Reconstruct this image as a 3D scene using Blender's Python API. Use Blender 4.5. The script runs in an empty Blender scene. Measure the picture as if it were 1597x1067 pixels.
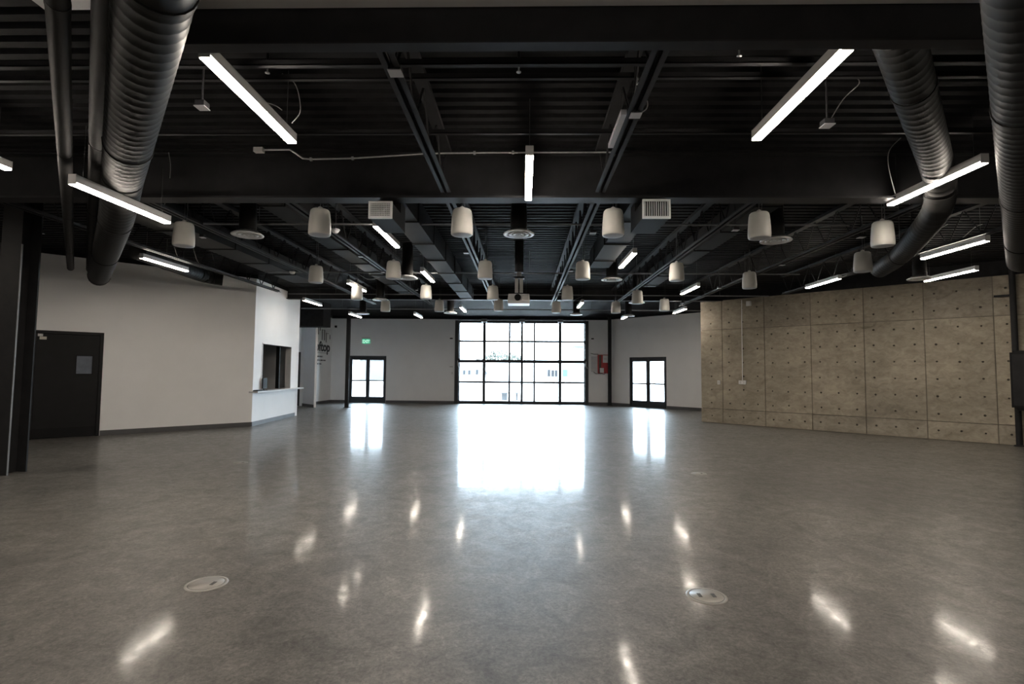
import bpy, math, random
from mathutils import Vector, Matrix
random.seed(7)
scene = bpy.context.scene
col = scene.collection

# ------------------------------------------------------------------ camera
F, PITCH, YAW, ROLL, H = 815.5, .056, .0229, .0083, 1.479
fw = Vector((-math.sin(YAW)*math.cos(PITCH), math.cos(YAW)*math.cos(PITCH), math.sin(PITCH)))
rt0 = Vector((math.cos(YAW), math.sin(YAW), 0)); up0 = rt0.cross(fw)
rt = rt0*math.cos(ROLL) + up0*math.sin(ROLL); up = up0*math.cos(ROLL) - rt0*math.sin(ROLL)
cam_d = bpy.data.cameras.new('camera'); cam = bpy.data.objects.new('camera', cam_d); col.objects.link(cam)
cam_d.sensor_width = 36; cam_d.sensor_fit = 'HORIZONTAL'; cam_d.lens = F/1597*36
cam_d.clip_start = .05; cam_d.clip_end = 500
m = Matrix.Identity(4)
for i in range(3):
    m[i][0], m[i][1], m[i][2] = rt[i], up[i], -fw[i]
m[2][3] = H
cam.matrix_world = m
scene.camera = cam

# ------------------------------------------------------------------ world, exposure
w = bpy.data.worlds.new('overcast_sky'); scene.world = w; w.use_nodes = True
bg = w.node_tree.nodes['Background']
bg.inputs[0].default_value = (.70, .85, 1.0, 1); bg.inputs[1].default_value = 10.0
scene.view_settings.view_transform = 'Standard'; scene.view_settings.look = 'None'
scene.view_settings.gamma = 1; scene.view_settings.use_curve_mapping = False
scene.view_settings.exposure = 1.5
LAMP = 34.0
cy = scene.cycles
cy.max_bounces = 8; cy.diffuse_bounces = 5; cy.glossy_bounces = 4; cy.transparent_max_bounces = 8
cy.sample_clamp_indirect = 12; cy.use_light_tree = True; cy.caustics_reflective = False

# ------------------------------------------------------------------ where things stand
def ray(x, y): return fw + rt*((x-798.5)/F) - up*((y-533.5)/F)
def az(x, y, z=0.):                       # point of the sight line at height z
    d = ray(x, y); return d*((z-H)/d.z) + Vector((0, 0, H))
def ay(x, y, Y):
    d = ray(x, y); return d*(Y/d.y) + Vector((0, 0, H))
class Wall:                               # a vertical plane from A to B; s along it, t into the room
    def __init__(s, A, B):
        s.A = Vector((A[0], A[1], 0)); s.B = Vector((B[0], B[1], 0)); s.d = (s.B-s.A).normalized(); s.L = (s.B-s.A).length
        n = Vector((-s.d.y, s.d.x, 0)); s.n = n if n.dot(-s.A) > 0 else -n
    def p(s, u, t, z): return s.A + s.d*u + s.n*t + Vector((0, 0, z))
    def on(s, x, y):                      # sight line -> (u, z)
        r = ray(x, y); k = s.A.dot(s.n)/r.dot(s.n); q = r*k; return (q-s.A).dot(s.d), q.z+H

# ------------------------------------------------------------------ materials
def mat(name, colr, rough=.6, metal=0., noise=0., nscale=6., bump=0., bscale=60., spec=.5, emit=None, estr=0.):
    M = bpy.data.materials.new(name); M.use_nodes = True
    nt = M.node_tree; b = nt.nodes['Principled BSDF']
    b.inputs['Base Color'].default_value = (*colr, 1); b.inputs['Roughness'].default_value = rough
    b.inputs['Metallic'].default_value = metal; b.inputs['Specular IOR Level'].default_value = spec
    if emit: b.inputs['Emission Color'].default_value = (*emit, 1); b.inputs['Emission Strength'].default_value = estr
    tc = nt.nodes.new('ShaderNodeTexCoord')
    if noise:
        n = nt.nodes.new('ShaderNodeTexNoise'); n.inputs['Scale'].default_value = nscale; n.inputs['Detail'].default_value = 5
        nt.links.new(tc.outputs['Object'], n.inputs['Vector'])
        r = nt.nodes.new('ShaderNodeValToRGB')
        r.color_ramp.elements[0].position = .3; r.color_ramp.elements[1].position = .7
        r.color_ramp.elements[0].color = (*[c*(1-noise) for c in colr], 1); r.color_ramp.elements[1].color = (*[min(1, c*(1+noise)) for c in colr], 1)
        nt.links.new(n.outputs['Fac'], r.inputs['Fac']); nt.links.new(r.outputs['Color'], b.inputs['Base Color'])
    if bump:
        n2 = nt.nodes.new('ShaderNodeTexNoise'); n2.inputs['Scale'].default_value = bscale; n2.inputs['Detail'].default_value = 3
        nt.links.new(tc.outputs['Object'], n2.inputs['Vector'])
        bp = nt.nodes.new('ShaderNodeBump'); bp.inputs['Strength'].default_value = bump; bp.inputs['Distance'].default_value = .01
        nt.links.new(n2.outputs['Fac'], bp.inputs['Height']); nt.links.new(bp.outputs['Normal'], b.inputs['Normal'])
    return M

def floor_material():
    M = bpy.data.materials.new('polished_concrete'); M.use_nodes = True; nt = M.node_tree; N = nt.nodes.new; L = nt.links.new
    b = nt.nodes['Principled BSDF']; tc = N('ShaderNodeTexCoord')
    def noise(scale, det, rough=.6, dist=0.):
        n = N('ShaderNodeTexNoise'); n.inputs['Scale'].default_value = scale; n.inputs['Detail'].default_value = det
        n.inputs['Roughness'].default_value = rough; n.inputs['Distortion'].default_value = dist
        L(tc.outputs['Object'], n.inputs['Vector']); return n
    def ramp(src, p0, c0, p1, c1):
        r = N('ShaderNodeValToRGB'); r.color_ramp.elements[0].position = p0; r.color_ramp.elements[1].position = p1
        r.color_ramp.elements[0].color = (*c0, 1); r.color_ramp.elements[1].color = (*c1, 1); L(src, r.inputs['Fac']); return r
    def mix(t, fac, a, c):
        x = N('ShaderNodeMix'); x.data_type = 'RGBA'; x.blend_type = t
        if isinstance(fac, float): x.inputs[0].default_value = fac
        else: L(fac, x.inputs[0])
        L(a, x.inputs[6]); L(c, x.inputs[7]); return x.outputs[2]
    big = ramp(noise(.55, 6, .62, .4).outputs['Fac'], .32, (.105, .099, .092), .68, (.162, .153, .142))
    mid = ramp(noise(3.2, 11, .84, .9).outputs['Fac'], .36, (.52, .52, .52), .64, (1.38, 1.37, 1.36))
    fine = ramp(noise(42, 5, .7, .8).outputs['Fac'], .38, (.64, .64, .64), .66, (1.33, 1.33, 1.32))
    c = mix('MULTIPLY', 1., big.outputs[0], mid.outputs[0]); c = mix('MULTIPLY', 1., c, fine.outputs[0])
    L(c, b.inputs['Base Color'])
    rr = ramp(noise(7, 9, .75, .6).outputs['Fac'], .32, (.34,)*3, .68, (.52,)*3)
    L(rr.outputs[0], b.inputs['Roughness']); b.inputs['Specular IOR Level'].default_value = .45
    cr = ramp(noise(11, 9, .8, .6).outputs['Fac'], .34, (.05,)*3, .68, (.16,)*3)
    L(cr.outputs[0], b.inputs['Coat Roughness']); b.inputs['Coat IOR'].default_value = 1.38
    cw = ramp(noise(16, 8, .8, .4).outputs['Fac'], .38, (.10,)*3, .64, (.50,)*3); L(cw.outputs[0], b.inputs['Coat Weight'])
    bp = N('ShaderNodeBump'); bp.inputs['Strength'].default_value = .03; bp.inputs['Distance'].default_value = .003
    L(noise(14, 3, .5, .3).outputs['Fac'], bp.inputs['Height']); L(bp.outputs['Normal'], b.inputs['Normal'])
    return M

def concrete_material(name, base, seed):
    M = bpy.data.materials.new(name); M.use_nodes = True; nt = M.node_tree; N = nt.nodes.new; L = nt.links.new
    b = nt.nodes['Principled BSDF']; tc = N('ShaderNodeTexCoord'); oi = N('ShaderNodeObjectInfo')
    mp = N('ShaderNodeMapping'); mp.inputs['Location'].default_value = (seed, 0, 0); mp.inputs['Scale'].default_value = (1, 1, 1.6)
    L(tc.outputs['Object'], mp.inputs['Vector'])
    def noise(scale, det, dist):
        n = N('ShaderNodeTexNoise'); n.inputs['Scale'].default_value = scale; n.inputs['Detail'].default_value = det; n.inputs['Roughness'].default_value = .62
        n.inputs['Distortion'].default_value = dist; L(mp.outputs[0], n.inputs['Vector']); return n
    def ramp(src, p0, c0, p1, c1):
        r = N('ShaderNodeValToRGB'); r.color_ramp.elements[0].position = p0; r.color_ramp.elements[1].position = p1
        r.color_ramp.elements[0].color = (*c0, 1); r.color_ramp.elements[1].color = (*c1, 1); L(src, r.inputs['Fac']); return r.outputs[0]
    def mul(a, c, f=1.):
        x = N('ShaderNodeMix'); x.data_type = 'RGBA'; x.blend_type = 'MULTIPLY'; x.inputs[0].default_value = f; L(a, x.inputs[6]); L(c, x.inputs[7]); return x.outputs[2]
    a = ramp(noise(.9, 6, .6).outputs['Fac'], .3, tuple(k*.72 for k in base), .7, tuple(k*1.18 for k in base))
    c = mul(a, ramp(noise(6, 6, 1.).outputs['Fac'], .34, (.80,)*3, .62, (1.1,)*3))
    st = ramp(noise(2.2, 3, 2.).outputs['Fac'], .62, (1, 1, 1), .80, (.62, .60, .57))
    c = mul(c, st)
    ob = ramp(oi.outputs['Random'], 0., (.82, .82, .83), 1., (1.10, 1.08, 1.04))
    c = mul(c, ob)
    L(c, b.inputs['Base Color']); b.inputs['Roughness'].default_value = .75; b.inputs['Specular IOR Level'].default_value = .3
    bp = N('ShaderNodeBump'); bp.inputs['Strength'].default_value = .12; bp.inputs['Distance'].default_value = .006
    L(noise(16, 3, .3).outputs['Fac'], bp.inputs['Height']); L(bp.outputs['Normal'], b.inputs['Normal'])
    return M

def glass_material(name, tint, refl):
    M = bpy.data.materials.new(name); M.use_nodes = True; nt = M.node_tree; nt.nodes.clear(); N = nt.nodes.new; L = nt.links.new
    o = N('ShaderNodeOutputMaterial'); t = N('ShaderNodeBsdfTransparent'); t.inputs[0].default_value = (*tint, 1)
    g = N('ShaderNodeBsdfGlossy'); g.inputs['Roughness'].default_value = .02
    fr = N('ShaderNodeFresnel'); fr.inputs[0].default_value = refl; x = N('ShaderNodeMixShader')
    L(fr.outputs[0], x.inputs[0]); L(t.outputs[0], x.inputs[1]); L(g.outputs[0], x.inputs[2]); L(x.outputs[0], o.inputs[0]); return M

MT = dict(
    floor=floor_material(),
    white=mat('white_wall_paint', (.86, .86, .865), .62, noise=.02, nscale=2, bump=.05, bscale=120),
    base=mat('grey_rubber_base', (.085, .085, .09), .5, noise=.08),
    black=mat('black_ceiling_paint', (.013, .013, .014), .7, spec=.12, noise=.25, nscale=8),
    steel=mat('black_steel_paint', (.024, .024, .0255), .55, spec=.12, noise=.15, nscale=5),
    joist=mat('dark_joist_paint', (.032, .032, .035), .5, spec=.12, noise=.15, nscale=5),
    duct=mat('charcoal_duct_paint', (.014, .0138, .0136), .6, spec=.12, metal=.0, noise=.12, nscale=4),
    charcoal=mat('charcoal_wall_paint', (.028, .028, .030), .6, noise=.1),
    door=mat('black_door_paint', (.011, .011, .012), .5, spec=.2, noise=.1),
    alu=mat('dark_anodised_aluminium', (.030, .033, .038), .38, metal=.3, noise=.08),
    conc=concrete_material('board_formed_concrete', (.37, .332, .27), 3.1),
    plug=mat('dark_tie_hole', (.085, .074, .06), .9, noise=.2),
    mortar=mat('dark_joint_mortar', (.17, .15, .125), .9, noise=.25, nscale=3),
    spk=mat('off_white_plastic', (.62, .61, .57), .5, noise=.03),
    grille=mat('perforated_white_grille', (.52, .53, .55), .55, noise=.05, nscale=80),
    dif=mat('white_enamel', (.84, .84, .84), .35, noise=.03),
    house=mat('light_grey_housing', (.58, .57, .56), .45, noise=.03),
    lens=mat('lit_lens', (.9, .9, .9), .5, emit=(1.0, .89, .76), estr=LAMP),
    lens_dim=mat('dimmed_lens', (.9, .9, .9), .5, emit=(1.0, .89, .76), estr=LAMP*.5),
    galv=mat('galvanised_conduit', (.55, .55, .55), .42, metal=.5, noise=.1, nscale=20),
    pipe=mat('grey_pipe_paint', (.19, .19, .195), .4, noise=.12, nscale=12),
    cord=mat('grey_cord', (.22, .22, .21), .6, noise=.08),
    wire=mat('steel_wire', (.10, .10, .10), .4, metal=.6, noise=.05),
    plate=mat('pale_junction_plate', (.55, .55, .57), .45, noise=.05),
    glass=glass_material('clear_pane', (.95, .97, .97), 1.45),
    dglass=mat('grey_wired_glass', (.16, .18, .22), .15, noise=.12, nscale=9),
    red=mat('red_enamel', (.42, .025, .03), .4, noise=.1),
    paper=mat('white_paper', (.72, .72, .72), .7, noise=.04),
    cream=mat('cream_label', (.55, .52, .45), .6, noise=.05),
    ink=mat('black_lettering', (.03, .032, .036), .6, noise=.05),
    exitg=mat('green_exit_glow', (.05, .5, .3), .4, emit=(.10, .85, .48), estr=.14),
    exitl=mat('exit_letters', (.8, .9, .85), .4, emit=(.6, 1., .8), estr=.25),
    metal=mat('brushed_floor_plate', (.30, .29, .27), .42, metal=.35, noise=.08, nscale=14),
    slot=mat('dark_slot', (.05, .05, .05), .6, noise=.1),
    counter=mat('pale_solid_counter', (.66, .66, .67), .3, noise=.03),
    brown=mat('brown_cardboard', (.10, .065, .045), .7, noise=.1),
    screen=mat('black_screen_plastic', (.010, .010, .011), .55, spec=.15, noise=.1),
    ground=mat('outdoor_paving', (.55, .54, .52), .8, noise=.06, nscale=1.5),
    bwhite=mat('pale_render_wall', (.62, .62, .62), .8, noise=.04, nscale=.6),
    bgrey=mat('grey_render_wall', (.06, .061, .064), .8, noise=.05, nscale=.6),
    teal=mat('teal_paint', (.01, .04, .05), .5, noise=.06),
    bwin=mat('far_window_glass', (.02, .021, .023), .6, spec=.1, noise=.1),
    leaf=mat('dusty_leaves', (.045, .05, .04), .7, noise=.3, nscale=3),
    bark=mat('grey_bark', (.16, .13, .10), .9, noise=.2),
)

# ------------------------------------------------------------------ mesh helpers
class MB:
    def __init__(s): s.v = []; s.f = []; s.mi = []; s.sm = []
    def add(s, vs, fs, mi=0, smooth=False):
        o = len(s.v); s.v += [Vector(q) for q in vs]
        for f in fs: s.f.append([i+o for i in f]); s.mi.append(mi); s.sm.append(smooth)
        return s
    def hexa(s, p, mi=0):               # 8 corners: bottom four, top four, both counter-clockwise
        return s.add(p, [(3, 2, 1, 0), (4, 5, 6, 7), (0, 1, 5, 4), (1, 2, 6, 5), (2, 3, 7, 6), (3, 0, 4, 7)], mi)
    def box(s, x0, y0, z0, x1, y1, z1, mi=0):
        return s.hexa([(x0, y0, z0), (x1, y0, z0), (x1, y1, z0), (x0, y1, z0), (x0, y0, z1), (x1, y0, z1), (x1, y1, z1), (x0, y1, z1)], mi)
    def wbox(s, W, u0, u1, t0, t1, z0, z1, mi=0):   # a box in a wall's frame
        a = [W.p(u0, t0, z0), W.p(u1, t0, z0), W.p(u1, t1, z0), W.p(u0, t1, z0), W.p(u0, t0, z1), W.p(u1, t0, z1), W.p(u1, t1, z1), W.p(u0, t1, z1)]
        if (a[1]-a[0]).cross(a[3]-a[0]).z < 0: a = [a[0], a[3], a[2], a[1], a[4], a[7], a[6], a[5]]
        return s.hexa(a, mi)
    def bar(s, p, q, wd, ht, mi=0):     # square bar from p to q
        p = Vector(p); q = Vector(q); d = (q-p).normalized(); x = d.cross(Vector((0, 0, 1)))
        if x.length < 1e-4: x = Vector((1, 0, 0))
        x = x.normalized()*wd/2; y = x.cross(d).normalized()*ht/2
        a = [p-x-y, p+x-y, p+x+y, p-x+y, q-x-y, q+x-y, q+x+y, q-x+y]
        return s.add(a, [(3, 2, 1, 0), (4, 5, 6, 7), (0, 1, 5, 4), (1, 2, 6, 5), (2, 3, 7, 6), (3, 0, 4, 7)], mi)
    def tube(s, pts, r, n=8, mi=0, cap=True, smooth=True):
        pts = [Vector(p) for p in pts]; rs = r if isinstance(r, (list, tuple)) else [r]*len(pts); o = len(s.v); rings = []
        side = None
        for i, p in enumerate(pts):
            d = (pts[min(i+1, len(pts)-1)] - pts[max(i-1, 0)]).normalized()
            if side is None:
                side = d.cross(Vector((0, 0, 1)));
                if side.length < 1e-3: side = Vector((1, 0, 0))
            side = (side - d*side.dot(d)).normalized(); u2 = d.cross(side)
            rings.append([p + (side*math.cos(2*math.pi*k/n) + u2*math.sin(2*math.pi*k/n))*rs[i] for k in range(n)])
        fs = []
        for i in range(len(pts)-1):
            for k in range(n): fs.append((i*n+k, i*n+(k+1) % n, (i+1)*n+(k+1) % n, (i+1)*n+k))
        s.add([q for rg in rings for q in rg], fs, mi, smooth)
        if cap: s.add(rings[0], [tuple(range(n))[::-1]], mi); s.add(rings[-1], [tuple(range(n))], mi)
        return s
    def lathe(s, prof, c=(0, 0, 0), n=24, mi=0, smooth=True):
        c = Vector(c); vs = []; fs = []
        for r, z in prof:
            for k in range(n): a = 2*math.pi*k/n; vs.append(c+Vector((r*math.cos(a), r*math.sin(a), z)))
        for i in range(len(prof)-1):
            for k in range(n): fs.append((i*n+k, i*n+(k+1) % n, (i+1)*n+(k+1) % n, (i+1)*n+k))
        return s.add(vs, fs, mi, smooth)
    def build(s, name, mats, parent=None, off=None):
        me = bpy.data.meshes.new(name)
        base = Vector((0, 0, 0))
        if parent is not None:
            r = parent
            while r.parent: r = r.parent
            base = r.location
        if off is not None: base = Vector(off)
        me.from_pydata([tuple(q-base) for q in s.v], [], s.f)
        for M in (mats if isinstance(mats, (list, tuple)) else [mats]): me.materials.append(M)
        me.polygons.foreach_set('material_index', s.mi); me.polygons.foreach_set('use_smooth', s.sm)
        me.validate(); me.update()
        o = bpy.data.objects.new(name, me); col.objects.link(o)
        if parent is not None: o.parent = parent
        elif off is not None: o.location = base
        return o
def tag(o, label, cat, group=None):
    o['label'] = label; o['category'] = cat
    if group: o['group'] = group
    return o
def struct(o, label=None):
    o['kind'] = 'structure'
    if label: o['label'] = label
    return o
def thing(name, loc, label, cat, group=None):
    e = bpy.data.objects.new(name, None); e.empty_display_size = .1; col.objects.link(e); e.location = loc; return tag(e, label, cat, group)
def copy_tree(o, parent=None):
    c = o.copy(); col.objects.link(c); c.parent = parent
    for ch in list(o.children): copy_tree(ch, c)
    return c
def text_mesh(txt, size, M, name, org, xd, yd, parent, ext=.004, bold=0., space=1.):
    cu = bpy.data.curves.new(name, 'FONT'); cu.body = txt; cu.size = size; cu.extrude = ext; cu.offset = bold; cu.space_character = space
    cu.resolution_u = 3
    t = bpy.data.objects.new(name, cu); col.objects.link(t)
    dg = bpy.context.evaluated_depsgraph_get(); dg.update()
    me = bpy.data.meshes.new_from_object(t.evaluated_get(dg)); bpy.data.objects.remove(t)
    zd = xd.cross(yd); base = parent.location if parent else Vector((0, 0, 0))
    for v in me.vertices: v.co = org + xd*v.co.x + yd*v.co.y + zd*v.co.z - base
    me.materials.clear(); me.materials.append(M); me.name = name
    o = bpy.data.objects.new(name, me); col.objects.link(o); o.parent = parent; return o
UP = Vector((0, 0, 1))
DECK = 3.96; TOP = 3.86

# ------------------------------------------------------------------ the setting
YB = 23.8
WL = Wall((-10.22, 10.383), (-7.05, 13.5)); WC = Wall((-7.05, 13.5), (-7.29, 16.59))
WS = Wall((-8.95, 21.15), (-8.83, YB)); WP = Wall((-11.4, 23.57), (-8.19, 20.36))
WB = Wall((-8.83, YB), (3.86, YB)); WA = Wall((3.86, YB-.02), (8.1, 19.54)); WR = Wall((5.41, 16.06), (11.3, 10.567))

b = MB(); b.box(-14, -6, -.12, 14, YB+.3, 0); struct(b.build('floor', MT['floor']), 'polished grey-brown concrete floor with soft reflections')
b = MB(); vs = []; fs = []; y = -5.5; k = 0
prof = []
while y < YB+.3:
    prof += [(y, DECK), (y+.075, DECK), (y+.095, DECK+.045), (y+.135, DECK+.045), (y+.152, DECK)]; y += .152
for yy, z in prof: vs += [(-12.5, yy, z), (12.5, yy, z)]
for i in range(len(prof)-1): fs.append((2*i, 2*i+1, 2*i+3, 2*i+2))
b.add(vs, fs); b.box(-14, -6, DECK+.06, 14, YB+.3, DECK+.16)
struct(b.build('ceiling', MT['black']), 'black painted corrugated metal roof deck')

def wall(name, W, z1, ops, M, thick=.16, u0=0., u1=None, label=None):
    u1 = W.L if u1 is None else u1
    b = MB(); cur = u0
    for a, c, za, zb in sorted(ops):
        if a > cur: b.wbox(W, cur, a, -thick, 0, 0, z1)
        if za > 0: b.wbox(W, a, c, -thick, 0, 0, za)
        if zb < z1: b.wbox(W, a, c, -thick, 0, zb, z1)
        cur = c
    if cur < u1: b.wbox(W, cur, u1, -thick, 0, 0, z1)
    return struct(b.build(name, M), label)
DL = (WL.on(56, 518)[0], WL.on(158, 521)[0], 0, 2.2)       # single black door
wall('wall_left', WL, TOP, [DL], MT['white'], label='white wall with a black service door on the left')
HU0, HU1, HZ0, HZ1 = .53, 2.63, .89, 2.17
wall('wall_counter', WC, TOP, [(HU0, HU1, HZ0, HZ1)], MT['white'], u0=.0, label='white wall with a serving hatch, facing the windows')
wall('wall_sign', WS, TOP, [], MT['white'], label='white wall carrying the black lettering')
wall('wall_partition', WP, 3.3, [], MT['white'], thick=.07, label='white partition beside the recess')
DBu0, DBu1 = WB.on(545, 590)[0], WB.on(601.5, 590)[0]; DBz = 2.12
GU0, GU1, GZ = WB.on(710, 560)[0], WB.on(917, 560)[0], 3.77
wall('wall_back', WB, TOP, [(DBu0, DBu1, 0, DBz), (GU0, GU1, 0, GZ)], MT['white'], u0=-.1, u1=WB.L+.05, label='white back wall around the glazed overhead door')
DAu0, DAu1 = WA.on(982.5, 590)[0], WA.on(1039, 590)[0]
wall('wall_angled', WA, TOP, [(DAu0, DAu1, 0, 2.12)], MT['white'], label='white angled wall with glazed double door')
# walls that close the hall outside the picture
for nm, A, B, M in (('wall_recess', (-7.29, 16.59), (-11.5, 16.9), MT['white']), ('wall_recess_end', (-11.5, 16.8), (-11.5, 23.8), MT['white']),
                    ('wall_hidden_right', (8.1, 19.6), (8.1, 14.2), MT['white']), ('wall_service_room', (-11.5, 17.0), (-11.5, 9.0), MT['white']), ('wall_near_left', (-10.25, 10.36), (-11.4, 9.1), MT['charcoal']),
                    ('wall_side_left', (-11.4, 9.15), (-11.4, -5), MT['charcoal']), ('wall_side_right', (11.3, 10.6), (11.3, -5), MT['charcoal']), ('wall_rear', (-11.5, -5), (11.4, -5), MT['white'])):
    wall(nm, Wall(A, B), DECK+.06, [], M, thick=.15)
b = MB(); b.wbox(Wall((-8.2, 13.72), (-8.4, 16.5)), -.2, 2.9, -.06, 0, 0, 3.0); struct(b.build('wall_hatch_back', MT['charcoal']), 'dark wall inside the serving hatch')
# black closures above the walls
for i, (W, u0, u1, z0, pr_) in enumerate(((WL, -.05, WL.L, TOP, .03), (WC, 0, WC.L, TOP, .03), (WS, 0, WS.L, TOP, .03), (WB, -.1, WB.L+.05, TOP-.02, .05), (WA, 0, WA.L, TOP, .04), (WR, 0, WR.L, 3.64, .06))):
    b = MB(); b.wbox(W, u0, u1, -.2, pr_, z0, DECK+.06); struct(b.build('trim_%d' % (i+1), MT['black']), 'black steel edge above the wall')
# baseboards
def baseboard(name, W, gaps, u0=0., u1=None):
    b = MB(); u1 = W.L if u1 is None else u1; cur = u0
    for a, c in gaps:
        if a > cur: b.wbox(W, cur, a, 0, .012, 0, .11)
        cur = c
    if cur < u1: b.wbox(W, cur, u1, 0, .012, 0, .11)
    struct(b.build(name, MT['base']), 'grey rubber wall base')
baseboard('baseboard_left', WL, [(DL[0]-.06, DL[1]+.06)]); baseboard('baseboard_counter', WC, []); baseboard('baseboard_sign', WS, []); baseboard('baseboard_partition', WP, [])
baseboard('baseboard_back', WB, [(DBu0-.02, DBu1+.02), (GU0-.02, GU1+.02)]); baseboard('baseboard_angled', WA, [(DAu0-.02, DAu1+.02)])

# concrete wall in formwork panels with tie holes
b = MB(); b.wbox(WR, 0, WR.L, -.3, -.03, 0, 3.7)
wr = struct(b.build('wall_right', MT['mortar']), 'raw concrete wall in formwork panels with tie holes')
def panel(u0, u1, z0, z1, t, holes):
    """front face split in cells, each cell with a sunk conical tie hole"""
    b = MB(); g = .008
    u0 += g; u1 -= g; z0 += g; z1 -= g
    us = sorted({h[0] for h in holes}); zs = sorted({h[1] for h in holes})
    def cuts(a, c, xs): return [a] + [(xs[i]+xs[i+1])/2 for i in range(len(xs)-1)] + [c]
    cu, cz = cuts(u0, u1, us), cuts(z0, z1, zs)
    for i, hu in enumerate(us):
        for j, hz in enumerate(zs):
            a, c, d, e = cu[i], cu[i+1], cz[j], cz[j+1]
            hz2, hu2 = hz+random.uniform(-.012, .012), hu+random.uniform(-.012, .012)
            out = [(c, hz2), (c, e), (hu2, e), (a, e), (a, hz2), (a, d), (hu2, d), (c, d)]
            r = random.uniform(.018, .025)
            inn = [(hu2+r*math.cos(q*math.pi/4), hz2+r*math.sin(q*math.pi/4)) for q in range(8)]
            dp = [(hu2+.6*r*math.cos(q*math.pi/4), hz2+.6*r*math.sin(q*math.pi/4)) for q in range(8)]
            vs = [WR.p(p, t, z) for p, z in out]+[WR.p(p, t, z) for p, z in inn]+[WR.p(p, t-.022, z) for p, z in dp]
            fs = [(q, (q+1) % 8, 8+(q+1) % 8, 8+q) for q in range(8)]
            b.add(vs, fs); b.add(vs, [(8+q, 8+(q+1) % 8, 16+(q+1) % 8, 16+q) for q in range(8)]+[tuple(range(16, 24))], 1)
    for (p, q) in (((u0, z0), (u1, z0)), ((u1, z0), (u1, z1)), ((u1, z1), (u0, z1)), ((u0, z1), (u0, z0))):
        b.add([WR.p(p[0], t, p[1]), WR.p(q[0], t, q[1]), WR.p(q[0], -.032, q[1]), WR.p(p[0], -.032, p[1])], [(0, 1, 2, 3)])
    return b.build('concrete_panel', [MT['conc'], MT['plug']], wr)
uj = [-.02, .64, 1.83, 3.0, 4.19, 5.38, 6.58, WR.L]
for i in range(len(uj)-1):
    a, c = uj[i], uj[i+1]
    hu = [a+.2+.4*k for k in range(3) if a+.2+.4*k < c-.12] if i else [a+.33]
    panel(a, c, 0, .42, random.uniform(.008, .018), [(h, .22) for h in hu])
    panel(a, c, .42, 2.77, random.uniform(-.010, .008), [(h, .60+.395*k) for h in hu for k in range(6)])
    panel(a, c, 2.77, 3.68, random.uniform(-.010, .008), [(h, 2.97+.395*k) for h in hu for k in range(2)])

# ------------------------------------------------------------------ doors and glazed openings
def frame_rect(b, W, u0, u1, z0, z1, wd, t0, t1, sill=True):
    b.wbox(W, u0, u0+wd, t0, t1, z0, z1); b.wbox(W, u1-wd, u1, t0, t1, z0, z1); b.wbox(W, u0+wd, u1-wd, t0, t1, z1-wd, z1)
    if sill: b.wbox(W, u0+wd, u1-wd, t0, t1, z0, z0+wd)
def double_door(name, W, u0, u1, zt, label):
    b = MB(); frame_rect(b, W, u0-.01, u1+.01, 0, zt+.01, .045, -.14, .015, False); root = struct(b.build(name, MT['alu'], None), label)
    mid = (u0+u1)/2
    for a, c, hs in ((u0+.034, mid-.004, 1), (mid+.004, u1-.034, -1)):
        l = MB(); st = .082
        l.wbox(W, a, a+st, -.08, -.03, .003, zt-.034); l.wbox(W, c-st, c, -.08, -.03, .003, zt-.034)
        l.wbox(W, a+st, c-st, -.08, -.03, zt-.06-.12, zt-.034); l.wbox(W, a+st, c-st, -.08, -.03, .003, .27)
        leaf = l.build('door_leaf', MT['alu'], root)
        g = MB(); g.wbox(W, a+st-.01, c-st+.01, -.060, -.052, .26, zt-.17); g.build('pane', MT['glass'], leaf)
        r = MB(); r.wbox(W, a+.03, c-.03, -.03, .03, .97, 1.03); r.build('push_bar', MT['alu'], leaf)
    b = MB(); b.wbox(W, u0, u1, -.15, .02, 0, .008); b.build('threshold', MT['alu'], root)
    b = MB(); b.wbox(W, mid-.03, mid+.03, -.03, -.02, .01, zt-.05); b.build('astragal', MT['alu'], root)
    b = MB(); b.wbox(W, u0-.005, u0+.045, -.03, -.02, .005, zt-.03); b.build('stop', MT['alu'], root)
    b = MB(); b.wbox(W, u1-.045, u1+.005, -.03, -.02, .005, zt-.03); b.build('stop', MT['alu'], root)
    return root
double_door('door_1', WB, DBu0, DBu1, DBz, 'glazed black double door left of the overhead door, under the exit sign')
double_door('door_2', WA, DAu0, DAu1, DBz, 'glazed black double door in the angled wall near the concrete')
# service door
b = MB(); frame_rect(b, WL, DL[0]-.05, DL[1]+.05, 0, 2.25, .06, -.16, .02, False)
dr = struct(b.build('door_3', MT['door']), 'black service door with small window at far left')
b = MB()
wa, wz = WL.on(120, 555); wc, wy = WL.on(143, 583)
l0, l1 = DL[0]+.012, DL[1]-.012
b.wbox(WL, l0, wa, -.06, -.012, .01, 2.185); b.wbox(WL, wc, l1, -.06, -.012, .01, 2.185); b.wbox(WL, wa, wc, -.06, -.012, .01, wy); b.wbox(WL, wa, wc, -.06, -.012, wz, 2.185)
lf = b.build('door_leaf', MT['door'], dr)
b = MB(); b.wbox(WL, wa-.002, wc+.002, -.045, -.035, wy-.002, wz+.002); b.build('pane', MT['dglass'], lf)
b = MB(); frame_rect(b, WL, wa-.02, wc+.02, wy-.02, wz+.02, .02, -.012, -.002); b.build('window_frame', MT['screen'], lf)
b = MB(); b.wbox(WL, l0+.05, l0+.16, -.012, -.006, 2.06, 2.12); b.build('notice_plate', MT['cream'], lf)
b = MB(); b.wbox(WL, l0+.02, l0+.10, -.012, .03, 2.125, 2.175); b.build('door_closer', MT['galv'], lf)
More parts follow.
